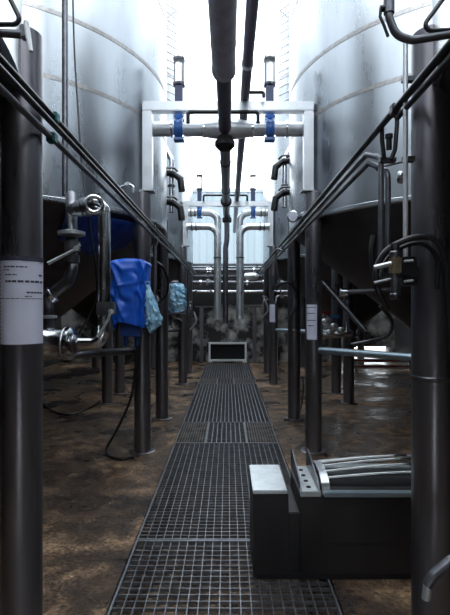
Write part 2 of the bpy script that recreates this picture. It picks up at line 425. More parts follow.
for y, z, xa, xb, lab in ((4.6, 3.455, -.40, .30, 'black bent drain tube at the nearer portal frame'), (8.85, 3.66, -.47, .37, 'black bent drain tube at the farther portal frame')):
    tag(MB().tube([(xa,y,z-.11),(xa,y,z),(xb,y,z),(xb,y,z-.11)], .02, 10, .03).build('drain_tube', M['black']), lab, 'tube', 'black drain tubes')

# ------------------------------------------------------------------ conduits along the aisle
def conduit(x, z, ya, yb, r, label, grp, m='conduit', clamps=(), bend=None):
    t = thing('conduit', label, 'conduit', (x,ya,z), grp)
    pts = [(x,ya,z),(x,yb,z)]
    if bend: pts = bend+[(x,yb,z)]
    MB().tube(pts, r, 14, .06).build('tube', M[m], t)
    for y in clamps:
        MB().box((x-.02,y-.02,z-.022),(x+.02,y+.02,z+.022)).build('clamp', M['teal'] if (y < 2.5 and x < 0) else M['dsteel'], t, bevel=.004)
GL = 'conduits along the left legs'; GR = 'conduits along the right legs'
conduit(-.775, 2.345, -1.2, 11.2, .014, 'upper black conduit running along the left tank legs', GL, 'black', (2.05,4.8,6.2,9.04))
conduit(-.768, 2.305, -1.2, 11.0, .013, 'middle black conduit running along the left tank legs', GL, 'black')
conduit(-.785, 2.255, -1.2, 10.8, .014, 'lowest grey conduit running along the left tank legs', GL, 'conduit', (2.05,4.8,6.2))
conduit(.745, 2.383, -1.2, 10.8, .016, 'upper black conduit running along the right tank legs', GR, 'black', (2.05,4.79,9.04))
conduit(.738, 2.315, 2.33, 10.8, .014, 'middle grey conduit on the right, bending down into the vertical drop', GR, 'conduit', (4.79,6.2), [(.765,2.30,1.68),(.765,2.30,2.25),(.738,2.45,2.315)])
conduit(.750, 2.270, 2.33, 10.8, .014, 'lowest grey conduit on the right, bending down into the vertical drop', GR, 'conduit', (4.79,6.2), [(.80,2.30,1.68),(.80,2.30,2.18),(.75,2.45,2.27)])
tag(MB().tube([(.755,2.05,2.345),(.755,-1.2,2.345)], .012, 12).build('conduit', M['black']), 'short black conduit under the upper right one, crossing the nearest right leg', 'conduit', GR)
# drops on the left
for (px, d, ya, yb, lab) in ((155,5.05,236,306,'grey vertical conduit drop beside the pale blue hanging bag'), (188.5,9.2,272,316,'grey vertical conduit drop beside the farthest left leg')):
    x = (px-228)*d/F; 
    t = thing('conduit_drop', lab, 'conduit', (x,d,P(px,yb,d).z), 'vertical conduit drops')
    MB().tube([(-.775,d+.1,2.30),(x,d,2.26),(x,d,P(px,yb,d).z)], .022, 14, .04).build('tube', M['conduit'], t)
    MB().cbox((x,d,2.25),(.06,.06,.12)).build('junction_box', M['dsteel'], t, bevel=.006)
# loop above the right drop
t = thing('cable_loop', 'black squared cable loop at the top of the right conduit drop', 'cable', P(389,160,2.27))
lp = [P(384,158,2.27),P(382,140,2.27),P(382,124,2.27),P(387,119,2.27),P(397,114,2.27),P(397,125,2.27),P(395,150,2.27),P(391,160,2.27)]
MB().tube(lp, .011, 10, .03).build('cable', M['black'], t)
MB().cyl(P(389,150,2.27),P(389,139,2.27),.014).cyl(P(389,139,2.27),P(389,135,2.27),.019).build('gland', M['black'], t)
MB().cbox(P(387,161,2.29),(.08,.04,.02)).build('bracket', M['dsteel'], t)

# ------------------------------------------------------------------ notices
def notice(c, r, ang, wid, z0, z1, label, binding=True, lines=()):
    t = thing('notice', label, 'notice', (c[0],c[1],z0), 'notices on the legs')
    a = math.radians(ang); w = math.radians(wid)
    MB().arcpatch(c, r+.001, r+.004, a-w, a+w, z0, z1, 20).build('sheet', M['paper'], t)
    if binding:
        MB().arcpatch(c, r+.004, r+.006, a-w, a+w, z1-.018, z1, 20).build('header_strip', M['ink'], t)
        bd = MB()
        for i in range(22):
            z = z0+(z1-z0)*(i+.5)/22; bd.arcpatch(c, r+.004, r+.0065, a-w+.0, a-w+.10, z-.005, z+.004, 2)
        bd.build('binding', M['charcoal'], t)
    H = z1-z0
    for (v, u0, u1, h) in lines:
        u = u0; tx = MB()
        while u < u1:
            du = min(random.uniform(.05,.13), u1-u)
            tx.arcpatch(c, r+.004, r+.005, a-w+2*w*u, a-w+2*w*(u+du*.8), z1-H*v-h/2, z1-H*v+h/2, 3); u += du
        tx.build('printed_line', M['ink'], t)
L1 = (-TX-.009+R*math.cos(math.radians(22.5)), TY[0]+R*math.sin(math.radians(22.5)))
notice(L1, LR, -66, 74, 1.345, 1.715, 'plastic sleeved printed notice wrapped on the nearest left leg', True,
       [(.12,.16,.60,.006),(.155,.16,.3,.004),(.21,.2,.42,.005),(.21,.83,.93,.008),(.285,.2,.95,.009),(.41,.58,.95,.007),(.48,.05,.95,.003),(.455,.55,.68,.004)])
R2 = (TX-R*math.cos(math.radians(22.5)), TY[1]-R*math.sin(math.radians(22.5)))
notice(R2, LR, -115, 38, 1.17, 1.53, 'white printed sheet on the right leg in front of the coloured valves', False, [(.08,.1,.9,.008),(.25,.1,.8,.01),(.45,.1,.9,.01),(.6,.15,.7,.01)])
R4 = (R2[0], TY[2]-R*math.sin(math.radians(22.5)))
notice(R4, LR, -112, 40, 1.22, 1.56, 'small pale sheet on the farther right leg near the portal post', False)

# ------------------------------------------------------------------ elbowed process pipe on the left
D = 3.45
t = thing('process_pipe', 'polished elbowed process pipe with lever valves in front of the left tank', 'pipe', P(72,345,D))
MB().tube([P(65,-420,D+.28),P(65,196,D+.28)], .024, 16).build('riser', M['dsteel'], t)
MB().tube([P(71,196,D+.24),P(71.5,208,D+.12),P(72,270,D),P(68,282,D),P(46,300,D),P(48,308,D),P(48.5,332,D)], .043, 18, .10, 8).build('valve_leg', M['dsteel'], t)
# tee pointing at the aisle, ending in a clamp ring
MB().lathe([(.038,0),(.05,.02),(.05,.05),(.062,.06),(.062,.10),(.07,.11),(.07,.15),(.062,.16),(.062,.21)], P(70,211,D), P(97,205,D-.02)-P(70,211,D), 24).build('tee_branch', M['dsteel'], t)
e = P(96,205,D-.03)
MB().torus(P(94,205,D-.1), (.3,-1,.0), .058, .017, 28, 10).build('clamp_ring', M['steel'], t)
MB().tube([P(86,205,D-.03),P(104,205,D-.03),P(104,205,D-.03)+Vector((0,0,-.96)),P(100,344,D-.03)+Vector((-.02,0,0)),P(70,344,D-.03)], .046, 22, .11, 10).build('down_tube', M['steel'], t)
MB().tube([P(92,196,D-.08),P(88,196,D-.08),P(100,194,D-.08)],.008,8).build('top_handle', M['black'], t)
MB().lathe([(.06,0),(.10,.01),(.10,.035),(.06,.045)], P(71.5,237,D), (0,0,1), 26).build('handwheel', M['galv'], t)
MB().cyl(P(72,252,D),P(72,242,D),.06).cyl(P(72,263,D),P(72,256,D),.056).build('valve_body', M['conduit'], t)
MB().tube([P(80,245,D-.10),P(75,250,D-.10),P(48,264,D-.14)], [.012,.011,.014], 12).cyl(P(76,249,D-.02),P(76,249,D-.12),.02).build('lever', M['galv'], t)
MB().lathe([(.05,0),(.062,.004),(.062,.03),(.05,.034)], P(50,297,D), (1,0,.7), 20, False).build('clamp_ring', M['steel'], t)
MB().lathe([(.04,0),(.062,.004),(.062,.022),(.04,.026)], P(48.5,319,D), (0,0,1), 20, False).build('clamp_ring', M['galv'], t)
MB().lathe([(.09,-.30),(.09,-.06),(.125,-.05),(.125,-.02),(.118,0),(.118,.10),(.125,.115),(.125,.145),(.11,.16),(.075,.17),(.07,.20)], P(52,344,D), (1,0,0), 30).build('check_valve', M['steel'], t)
MB().torus(P(66,344,D), (1,0,0), .112, .012, 30, 8).build('clamp_ring', M['galv'], t)
MB().lathe([(.046,0),(.066,.004),(.066,.03),(.046,.034)], P(74,344,D-.03), (1,0,0), 22, False).build('clamp_ring', M['dsteel'], t)
MB().cbox(P(106.5,309,D-.03),(.125,.11,.10)).build('ball_valve', M['dsteel'], t, bevel=.008)
MB().cyl(P(111,312,D-.06),P(111,312,D-.13),.02).tube([P(111,311,D-.13),P(108,320,D-.13),P(98,338,D-.14)],[.010,.010,.013],10).build('lever', M['galv'], t)
t = thing('branch_pipe', 'dark horizontal branch pipe behind the polished elbow, low on the left', 'pipe', P(100,372,5.3))
MB().tube([P(20,381,5.3),P(60,376,5.3),P(100,371,5.3)], .03, 14).build('tube', M['conduit'], t)
MB().cbox(P(84,372,5.3),(.25,.05,.05)).build('coupling', M['dsteel'], t, bevel=.01)

# hanging cables on the left tank
tag(MB().tube(smooth_path([P(70,-400,3.6),P(71,-180,3.6),P(72,-60,3.6),P(74,40,3.6),P(78,110,3.58),P(82,170,3.55),P(87,205,3.52),P(92,240,3.52),P(97,285,3.55),P(92,310,3.58),P(78,336,3.6)]), .007, 8).build('cable', M['black']), 'thin black cable hanging down the left tank behind the pipe elbow', 'cable')

# ------------------------------------------------------------------ draped covers and bags
def drape(cx, cy, z0, z1, wx, wy, ridges, seed, rows=60, n=150):
    mb = MB(); vs = []
    for i in range(rows+1):
        v = i/rows
        for k in range(n):
            t = 2*PI*k/n; ct, st = math.cos(t), math.sin(t); e = .34+.16*v
            x = math.copysign(abs(ct)**e, ct); y = math.copysign(abs(st)**e, st)
            sc = 1-.22*(1-min(v/.07,1))**2
            # slumped box: widest a third of the way down, drawn in at the hem
            side = 1+.05*math.sin(min(v*1.6,1)*PI)-.09*v*v
            q = Vector((x*1.6+seed, y*1.6, v*3))
            o = .016*noise.noise(q)+.007*noise.noise(q*3.1)
            for (x0,v0,x1,v1,amp,wd) in ridges:      # creases running down and across the cloth, on both broad faces
                dx, dv = x1-x0, v1-v0; L2 = dx*dx+dv*dv
                u = max(0, min(1, ((x-x0)*dx+(v-v0)*dv)/L2))
                ds = math.hypot(x-x0-u*dx, (v-v0-u*dv)*1.6)
                o += amp*math.exp(-(ds/wd)**2)*(1-.6*u)
            o += .012*v*v*math.sin(t*7+seed)
            z = z1+(z0-z1)*v - .020*abs(x)**3*(1-v) + (.028*math.sin(t*3+1)+.02*noise.noise(q*1.5))*max(0,(v-.4)/.6)
            vs.append((cx+x*sc*side*wx/2+ct*o, cy+y*sc*side*wy/2+st*o, z))
    fs = [(i*n+k, i*n+(k+1)%n, (i+1)*n+(k+1)%n, (i+1)*n+k) for i in range(rows) for k in range(n)]
    vs.append((cx,cy,z1+.006)); c = len(vs)-1
    fs += [(c,(k+1)%n,k) for k in range(n)]
    # inside of the open hem
    m = len(vs); vs += [(p[0]*.0+cx+(p[0]-cx)*.94, cy+(p[1]-cy)*.94, p[2]) for p in vs[rows*n:rows*n+n]]
    vs += [(p[0], p[1], p[2]+.12) for p in vs[m:m+n]]
    fs += [(rows*n+k, rows*n+(k+1)%n, m+(k+1)%n, m+k) for k in range(n)] + [(m+k, m+(k+1)%n, m+n+(k+1)%n, m+n+k) for k in range(n)]
    return mb.add(vs, fs)
t = thing('machine_cover', 'royal blue tarpaulin cover draped over a box in front of the left leg', 'cover', (-.93,4.45,1.28))
RG = [(-.95,.02,-.3,.55,.030,.10),(-.8,.03,.1,.30,.020,.07),(.9,.03,.35,.6,.028,.09),(.7,.05,.8,.95,.018,.09),(-.6,.42,.9,.34,.014,.035),(-.9,.5,-.2,.95,.026,.09),(.1,.45,.35,.98,.022,.08),(-.2,.08,.55,.28,-.016,.06),(-.5,.62,.2,.72,-.014,.07),(-1,.2,-.6,.8,-.015,.08),(.55,.5,.95,.75,.02,.07)]
drape(-.938, 4.46, 1.335, 1.965, .345, .29, RG, 1.3).build('cover', M['tarp'], t, ang=80)
t = thing('control_box', 'dark control box mostly hidden beneath the blue tarpaulin cover', 'control box', (-.91,4.46,1.2))
MB().box((-1.03,4.39,1.22),(-.84,4.53,1.90)).build('housing', M['navy'], t, bevel=.01)
MB().box((-.91,4.52,1.45),(-.87,4.72,1.55)).build('bracket', M['dsteel'], t)
for x in (-.99,-.88): MB().cyl((x,4.46,1.13),(x,4.46,1.22),.022).build('cable_gland', M['navy'], t)

def bag(name, pts, m, label, group, seed, depth):      # pts: rows of (left, right, z), a crumpled bag of real depth
    n = 64; mb = MB(); vs = []
    rows = len(pts)
    y = depth[0]; dy = depth[1]
    # resample
    fine = []
    for i in range(rows-1):
        for k in range(8):
            u = k/8; fine.append([pts[i][j]*(1-u)+pts[i+1][j]*u for j in range(3)])
    fine.append(list(pts[-1]))
    for i, (a, b, z) in enumerate(fine):
        v = i/(len(fine)-1)
        for k in range(n):
            t = 2*PI*k/n
            w = (b-a)/2; c = (a+b)/2
            d = dy/2*(.25+.75*math.sin(PI*min(max(v,.06),.94)))
            q = Vector((math.cos(t)*1.6+seed, math.sin(t)*1.6, v*4))
            f = 1+.28*noise.noise(q*1.3)+.42*abs(noise.noise(q*2.6))-.10
            vs.append((c+w*math.cos(t)*f, y+d*math.sin(t)*f, z+.02*noise.noise(q*2)))
    m_ = len(fine)
    fs = [(i*n+k, i*n+(k+1)%n, (i+1)*n+(k+1)%n, (i+1)*n+k) for i in range(m_-1) for k in range(n)] + [list(range(n))[::-1], [(m_-1)*n+k for k in range(n)]]
    return mb.add(vs, fs)
def row(d, lst): return [((a-228)*d/F, (b-228)*d/F, CAMZ-(y-308)*d/F) for a, b, y in lst]
t = thing('plastic_bag', 'pale blue plastic bag hanging beside the draped blue cover', 'bag', P(153,332,4.22), 'pale blue plastic bags')
bag('b', row(4.22,[(146,149,286),(146,152,292),(146,155,300),(146,159,310),(146.5,162,318),(147,161,324),(148,155,330),(149,152,333)]), None,'',None,3.1,(4.22,.13)).build('film', M['bag'], t, ang=180)
MB().torus(P(147.5,284,4.22),(0,1,0),.02,.004,14,6).build('tie', M['bag'], t)
t = thing('plastic_bag', 'pale blue crumpled plastic bag resting on the bracket between the left legs', 'bag', P(176,313,7.0), 'pale blue plastic bags')
bag('b', row(7.0,[(170,180,284),(168,185,287),(167,186,293),(168,186,300),(168,186,306),(169,184,310),(171,180,312.5)]), None,'',None,8.4,(7.0,.26)).build('film', M['bag'], t, ang=180)
t = thing('shelf_bracket', 'small steel bracket shelf holding the crumpled blue bag', 'shelf', P(177,314,7.0))
q = P(177,313.2,7.0)
MB().box((q.x-.17,6.86,q.z-.02),(q.x+.12,7.14,q.z)).build('tray', M['steel'], t, bevel=.004)
MB().tube([(q.x-.12,7.0,q.z-.02),(q.x-.1,7.0,q.z-.16),(q.x-.26,7.0,q.z-.3)],.014,10).build('strut', M['dsteel'], t)
MB().torus((q.x+.0,6.95,q.z-.17),(0,1,.2),.085,.012,24,8).build('ring_handle', M['dsteel'], t)
# navy sheet hugging the cone of the left tank
tc = (-TX, TY[1]); mb = MB(); vs = []; nn = 44; mm = 8
for i in range(nn+1):
    a = math.radians(-50 + 33*i/nn)
    low = .20+.13*math.sin(i/nn*PI)+.03*noise.noise(Vector((i*.25,0,0)))
    for j in range(mm+1):
        v = j/mm; dz = .06+low*v; r = (R-.08)-(dz-.06)*1.22+.035+.02*noise.noise(Vector((i*.3,j*.5,2)))
        vs.append((tc[0]+r*math.cos(a), tc[1]+r*math.sin(a), RIM-dz))
fs = [(i*(mm+1)+j, (i+1)*(mm+1)+j, (i+1)*(mm+1)+j+1, i*(mm+1)+j+1) for i in range(nn) for j in range(mm)]
mb.add(vs, fs)
o = mb.build('tarpaulin_sheet', M['navy'], ang=80); md = o.modifiers.new('thick', 'SOLIDIFY'); md.thickness = .008
tag(o, 'dark blue sheet wrapped under the rim of the left tank behind the pipe', 'sheet')

# ------------------------------------------------------------------ low machine on the right
Y0, Y1 = 2.54, 2.95; XA, XB = .14, 1.70; ZT = .47
t = thing('drum_machine', 'low charcoal machine with plated top and ribbed guard, standing across the grating edge', 'machine', (.9,2.75,0))
bd = MB().box((XA,Y0,.0),(.335,Y1,ZT)).box((.335,Y0+.015,.0),(.40,Y1,.36)).box((.40,Y0,0),(XB,Y1,.455))
bd.build('body', M['charcoal'], t, bevel=.006)
MB().box((.52,Y0-.008,.20),(.89,Y0+.002,.41)).build('front_panel', M['charcoal'], t, bevel=.003)
MB().box((XA-.003,Y0-.004,ZT),(.327,Y1+.004,ZT+.022)).build('top_plate', M['galv'], t, bevel=.004)
MB().box((.40,Y0-.004,.455),(.515,Y1,.485)).build('bracket_base', M['galv'], t, bevel=.003)
for x in (.405, .505):
    MB().prism([(x-.004,Y0,.485),(x-.004,Y1,.485),(x-.004,Y1,.60),(x-.004,Y1-.06,.605),(x-.004,Y0+.03,.53)], (.008,0,0)).build('upright_flange', M['dsteel'], t, bevel=.002)
for i in range(4):
    y = Y0+.06+i*.09
    MB().cyl((.455,y,.485),(.455,y,.489),.014,6).build('slot_hole', M['void'], t)
def arch(x, v, bow=0):      # the guard's rounded section
    a = PI*v
    return Vector((x, (Y0+Y1)/2+.0-math.cos(a)*.19, .475+math.sin(a)**.8*(.088+bow)))
rim = MB(); k = 20; prof = [arch(.545, i/k) for i in range(k+1)]
for a, b in zip(prof[:-1], prof[1:]):
    dn = Vector((0,0,-.012))
    rim.add([a+Vector((-.022,0,0)), a+Vector((.022,0,0)), b+Vector((.022,0,0)), b+Vector((-.022,0,0)), a+Vector((-.022,0,0))+dn, a+Vector((.022,0,0))+dn, b+Vector((.022,0,0))+dn, b+Vector((-.022,0,0))+dn], [(0,1,2,3),(4,7,6,5),(0,4,5,1),(2,6,7,3),(0,3,7,4),(1,5,6,2)])
rim.build('rim_band', M['galv'], t)
for v in (.24,.36,.48,.60,.74):
    sl = MB(); pts = [arch(.56+(XB-.58)*i/16, v, .045*math.sin(PI*i/16)) for i in range(17)]
    for a, b in zip(pts[:-1], pts[1:]):
        w = Vector((0,.006,0)); dn = Vector((0,0,-.008))
        sl.add([a-w,b-w,b+w,a+w,a-w+dn,b-w+dn,b+w+dn,a+w+dn], [(0,1,2,3),(4,7,6,5),(0,4,5,1),(2,6,7,3),(0,3,7,4),(1,5,6,2)])
    sl.build('guard_slat', M['white'], t)
MB().tube([(.58,2.745,.43),(XB-.05,2.745,.43)], .062, 24).build('drum', M['void'], t)
MB().box((.53,Y0-.012,.455),(XB,Y0+.03,.482)).build('front_rail', M['rail'], t, bevel=.003)
MB().box((.53,Y1-.07,.455),(XB,Y1,.50)).build('rear_rail', M['galv'], t, bevel=.003)
MB().box((XA+.02,Y0-.002,-.0),(XB,Y0+.02,.03)).build('skirt', M['void'], t)

# hose nozzle at the lower right
t = thing('hose_nozzle', 'dark hose end with a metal nozzle beside the nearest right leg, lower right corner', 'nozzle', P(428,592,1.62))
MB().tube([P(500,520,1.62),P(470,548,1.62),P(450,562,1.62),P(433,576,1.62),P(427,586,1.62)], .018, 14, .03).build('hose', M['conduit'], t)
MB().cyl(P(428,584,1.62),P(426,600,1.62),.016,14,.002).build('tip', M['galv'], t)

# ------------------------------------------------------------------ drain gratings
def bars(xa, xb, ya, yb, sx, sy, tx, ty, h=.026):
    mb = MB(); nx = max(1, round((xb-xa)/sx)); ny = max(1, round((yb-ya)/sy))
    for i in range(1, nx):
        x = xa+(xb-xa)*i/nx; mb.box((x-tx/2,ya,-.003-h),(x+tx/2,yb,-.003))
    for j in range(1, ny):
        y = ya+(yb-ya)*j/ny; mb.box((xa,y-ty/2,-.005-h*.6),(xb,y+ty/2,-.0035))
    return mb
def grating(ya, yb, label, sx=.055, sy=.055, tx=.0045, ty=.0045, xa=-.592, xb=.560):
    t = thing('floor_grating', label, 'grating', ((xa+xb)/2,(ya+yb)/2,-.031), 'drain gratings along the aisle')
    ya += .004; yb -= .004; w = .012
    fr = MB().box((xa,ya,-.031),(xa+w,yb,0)).box((xb-w,ya,-.031),(xb,yb,0)).box((xa+w,ya,-.031),(xb-w,ya+.012,0)).box((xa+w,yb-.012,-.031),(xb-w,yb,0))
    fr.build('frame', M['grate'], t)
    bars(xa+w, xb-w, ya+.012, yb-.012, sx, sy, tx, ty).build('bars', M['finegrate' if sx < .04 else 'grate'], t)
    return t
grating(.6, 2.97, 'nearest square-mesh floor grating panel, in front of and under the low machine')
grating(2.97, 5.10, 'second floor grating panel, between the low machine corner and the short cross panels', sy=.05)
grating(6.02, 9.05, 'long floor grating panel beyond the short cross panels', sy=.06, tx=.012)
grating(9.75, 12.33, 'farthest floor grating panel, ending at the white framed hatch', sy=.06, tx=.014)
grating(5.10, 6.02, 'short centre grating panel between two fine-mesh side pieces', sy=.06, tx=.010, xa=-.25, xb=.21)
grating(5.10, 6.02, 'short fine-mesh grating piece on the left edge of the walkway', sx=.03, sy=.022, tx=.010, ty=.008, xb=-.252)
grating(5.10, 6.02, 'short fine-mesh grating piece on the right edge of the walkway', sx=.03, sy=.022, tx=.010, ty=.008, xa=.212)
grating(9.05, 9.75, 'small dark grating piece in the middle of the far walkway', sx=.06, sy=.05, tx=.008, xa=-.22, xb=.12)
grating(9.05, 9.75, 'far fine-mesh grating piece left of the small dark one', sx=.03, sy=.025, tx=.012, ty=.012, xb=-.222)
grating(9.05, 9.75, 'far fine-mesh grating piece right of the small dark one', sx=.03, sy=.025, tx=.012, ty=.012, xa=.122)

# ------------------------------------------------------------------ end of the aisle
t = thing('hatch', 'low dark hatch with white frame at the end of the aisle', 'hatch', (-.02,12.62,0))
hx0, hx1, hz0, hz1 = -.53, .51, .03, .55; w = .05
MB().box((hx0,12.56,hz0),(hx0+w,12.66,hz1)).box((hx1-w,12.56,hz0),(hx1,12.66,hz1)).box((hx0+w,12.56,hz1-w),(hx1-w,12.66,hz1)).box((hx0+w,12.56,hz0),(hx1-w,12.66,hz0+w)).build('frame', M['white'], t)
MB().box((hx0+.02,12.64,hz0),(hx1-.02,12.69,hz1-.02)).build('panel', M['void'], t)
MB().box((hx0,12.56,0),(hx0+.1,12.66,hz0)).box((hx1-.1,12.56,0),(hx1,12.66,hz0)).build('foot', M['white'], t)
for s, lab in ((-1,'dark steel post left of the white framed hatch'),(1,'dark steel post right of the white framed hatch')):
    t = thing('wall_post', lab, 'post', (s*.72,12.5,0), 'posts at the end wall')
    MB().box((s*.72-.05,12.45,0.01),(s*.72+.05,12.55,1.5)).build('column', M['leg'], t, bevel=.006)
    MB().box((s*.72-.08,12.42,0),(s*.72+.08,12.58,.01)).build('foot_plate', M['leg'], t)
tag(MB().box((-.9,12.46,1.5),(.9,12.54,1.55)).build('cross_rail', M['dsteel'], bevel=.005), 'thin dark rail across the two end wall posts', 'rail')
GP = 'horizontal pipes of the far rack'
rk = [(12.35,1.93,.045,'steel','lowest bright horizontal pipe of the rack above the end wall rail'),
      (12.3,2.17,.055,'dsteel','second lowest dark horizontal pipe of the far rack'),
      (12.4,2.34,.04,'conduit','middle grey horizontal pipe of the far rack'),
      (12.3,2.50,.05,'dsteel','second highest dark horizontal pipe of the far rack'),
      (12.42,2.66,.035,'conduit','topmost horizontal pipe of the far rack below the bright sheeting')]
for i, (y,z,r,m,lab) in enumerate(rk):
    t = thing('rack_pipe', lab, 'pipe', (0,y,z), GP)
    MB().tube([(-2.4,y,z),(2.4,y,z)], r, 16).build('tube', M[m], t)
    for x in (-.86+.13*i, -.45-.1*(i%2), .42+.09*i, .95):
        MB().lathe([(r,-.03),(r+.022,-.028),(r+.022,.028),(r,.03)], (x,y,z), (1,0,0), 16, False).build('flange', M['steel' if i % 2 else 'dsteel'], t)
for x, lab in ((-1.3,'left support of the far pipe rack'),(1.3,'right support of the far pipe rack')):
    tag(MB().box((x-.04,12.5,0),(x+.04,12.58,2.75)).box((x-.04,12.2,1.83),(x+.04,12.5,1.87)).box((x-.04,12.2,2.72),(x+.04,12.5,2.75)).box((x-.04,12.24,1.87),(x+.04,12.28,1.89)).build('rack_support', M['dsteel']), lab, 'support', 'supports of the far rack')
# pale pump housing in the rack
t = thing('pump', 'small pale pump hung in the far rack right of the down pipes', 'pump', (.62,12.1,2.2))
MB().lathe([(.03,-.2),(.09,-.18),(.11,-.05),(.11,.1),(.08,.16),(.05,.2)], (.62,12.3,2.335), (1,0,0), 20).build('housing', M['galv'], t)
MB().cyl((.62,12.3,2.335),(.62,12.4,2.335),.03).build('stub', M['dsteel'], t)
t = thing('valve', 'small pale valve hung in the far rack left of the down pipes', 'valve', (-.5,12.1,2.2))
MB().cbox((-.52,12.14,2.2),(.12,.12,.1)).build('body', M['galv'], t, bevel=.02)
MB().cyl((-.52,12.14,2.2),(-.52,12.32,2.18),.03).build('stub', M['dsteel'], t)
# low red and white barrier boards outside the far right opening
for i, (y, z, lab) in enumerate(((10.95,.05,'lower red and white barrier board at the far right, nearest the floor'),(10.99,.19,'upper red and white barrier board at the far right'))):
    t = thing('barrier_board', lab, 'barrier', (4.2,y,0), 'barrier boards at the far right')
    MB().box((2.9,y-.02,z),(4.5,y+.02,z+.085)).build('board', M['white'], t)
    MB().box((2.9,y-.024,z+.03),(4.5,y-.02,z+.06)).build('red_stripe', M['red'], t)
    for x in (3.05, 4.35): MB().box((x-.03,y-.02,0 if i == 0 else .135),(x+.03,y+.02,z)).build('foot', M['white'], t)

# ------------------------------------------------------------------ level tubes with black hose elbows, ladders, gauges
for s, dy, lab in ((-1,12,'silver tube with black rubber elbows on the left tank above the second leg'),(1,0,'silver tube with black rubber elbows on the right tank above the second leg')):
    d = 6.05; X = s*.745
    t = thing('level_tube', lab, 'pipe', (X,d,2.8), 'tubes with black rubber elbows')
    def zz(y): return CAMZ-(y-308)*d/F
    MB().tube([(s*.90,d,zz(138)),(X,d,zz(160)),(X,d,zz(208+dy*.4))], .037, 16, .08).build('tube', M['steel'], t)
    MB().lathe([(.037,0),(.05,.004),(.05,.03),(.037,.034)], (X,d,zz(188)), (0,0,1), 16, False).build('clamp_ring', M['dsteel'], t)
    for y in (165+dy, 196+dy*.8):
        MB().tube([(s*.92,d-.06,zz(y-2)),(s*.72,d-.06,zz(y-2)),(s*.62,d-.06,zz(y+4)),(s*.60,d-.06,zz(y+16))], [.038,.04,.045,.045], 14).build('rubber_elbow', M['black'], t)
        MB().tube([(s*.90,d-.12,zz(y-6)),(s*.70,d-.12,zz(y-6)),(s*.66,d-.06,zz(y-4))], .014, 10, .03).build('grip', M['dsteel'], t)
for s, lab in ((-1,'steel rung ladder on the far left tank wall'),(1,'steel rung ladder on the far right tank wall')):
    a = math.radians(-38); cx = TX-(R+.10)*math.cos(a); cy = TY[2]+(R+.10)*math.sin(a)
    t = thing('tank_ladder', lab, 'ladder', (s*cx,cy,4.9), 'ladders on the far tanks')
    tang = Vector((-s*math.sin(-a), math.cos(a), 0)).normalized()*.17
    c0 = Vector((s*cx, cy, 0)); nrm = Vector((s*TX, TY[2], 0))-c0; nrm.normalize()
    for q in (-1,1):
        MB().cbox(c0+tang*q+Vector((0,0,6.3)),(.03,.03,2.2)).build('rail', M['frame'], t)
    for i in range(14):
        z = 5.35+i*.145
        MB().tube([c0+tang*-1+Vector((0,0,z)), c0+tang+Vector((0,0,z))], .013, 8).build('rung', M['frame'], t)
    for z in (5.4,7.1):
        for q in (-1,1): MB().tube([c0+tang*q+Vector((0,0,z)), c0+tang*q+nrm*.14+Vector((0,0,z))], .012, 8).build('standoff', M['frame'], t)
t = thing('pressure_gauge', 'round silver pressure gauge above the right conduits', 'gauge', P(293,217,5.1))
g = P(293,217,5.1)
MB().lathe([(.06,-.03),(.065,-.02),(.065,.015),(.057,.02)], g, (-.25,-1,0), 28).build('case', M['steel'], t)
MB().lathe([(.053,.016),(.053,.022)], g, (-.25,-1,0), 28).build('dial', M['paper'], t)
MB().tube([g+Vector((0,.02,0)), g+Vector((.02,.10,0)), g+Vector((.10,.14,0))], .014, 10, .03).build('stem', M['dsteel'], t)
# small taps and handles near the legs on both sides
def tap(px, py, d, s, label, hm, hose=True):
    q = P(px,py,d)
    t = thing('tap', label, 'tap', q, 'small taps between the legs')
    MB().tube([q+Vector((s*.22,.05,.0)), q, q+Vector((-s*.02,-.02,-.10))], .02, 12, .03).build('spout', M['dsteel'], t)
    MB().cbox(q+Vector((s*.07,0,0)),(.06,.05,.05)).build('body', M['brass'], t, bevel=.008)
    MB().tube([q+Vector((s*.07,0,.025)), q+Vector((s*.07,0,.06)), q+Vector((-s*.04,-.02,.075))], .009, 8).build('handle', M[hm], t)
tap(157,297,5.6,-1,'brass tap beside the pale blue hanging bag','steel')
tap(277,297,6.4,1,'brass tap between the right legs below the hose loop','steel')
tap(190,306,9.2,-1,'brass tap on the farthest left leg','galv')
tap(264,300,9.6,1,'brass tap on the farthest right leg','galv')
def hose(pts, r, label, m='black', grp='loose hoses and cables', name='hose'):
    tag(MB().tube(smooth_path(pts), r, 10).build(name, M[m]), label, 'hose', grp)
hose([P(156,262,5.3),P(163,268,5.3),P(168,282,5.4),P(166,296,5.5),P(158,304,5.5)], .014, 'black hose looping beside the left conduit drop')
hose([P(276,290,6.1),P(278,286,6.0),P(288,283,5.95),P(296,292,6.0),P(297,306,6.05),P(290,316,6.05)], .016, 'black hose loop hung on the second right leg')
hose([Vector((.752,6.2,2.26)),P(277,250,6.3),P(276,262,6.3),P(279,280,6.3),P(281,295,6.3)], .012, 'grey hose hanging from the right conduits', 'conduit')
hose([P(190,330,9.1),P(196,322,9.0),P(194,312,9.0)], .016, 'short pale hose at the farthest left leg', 'galv')
hose([P(262,318,9.3),P(268,310,9.0),P(263,296,9.0)], .016, 'short pale hose at the farthest right leg', 'galv')
def onfloor(px, py, r): 
    d = CAMZ*F/(py-308); return Vector(((px-228)*d/F, d, r))
hose([P(137,338,4.68),P(136,365,4.66),P(131,398,4.66),P(117,430,4.66),P(108,446,4.72),onfloor(108,457,.014),onfloor(120,461,.014),onfloor(133,459,.014)], .014, 'black hose falling to the floor beside the second left leg')
hose([onfloor(38,398,.012),onfloor(52,412,.012),onfloor(70,416,.012),onfloor(88,410,.012),onfloor(100,402,.012)], .012, 'black hose lying on the dark floor beneath the left tank')
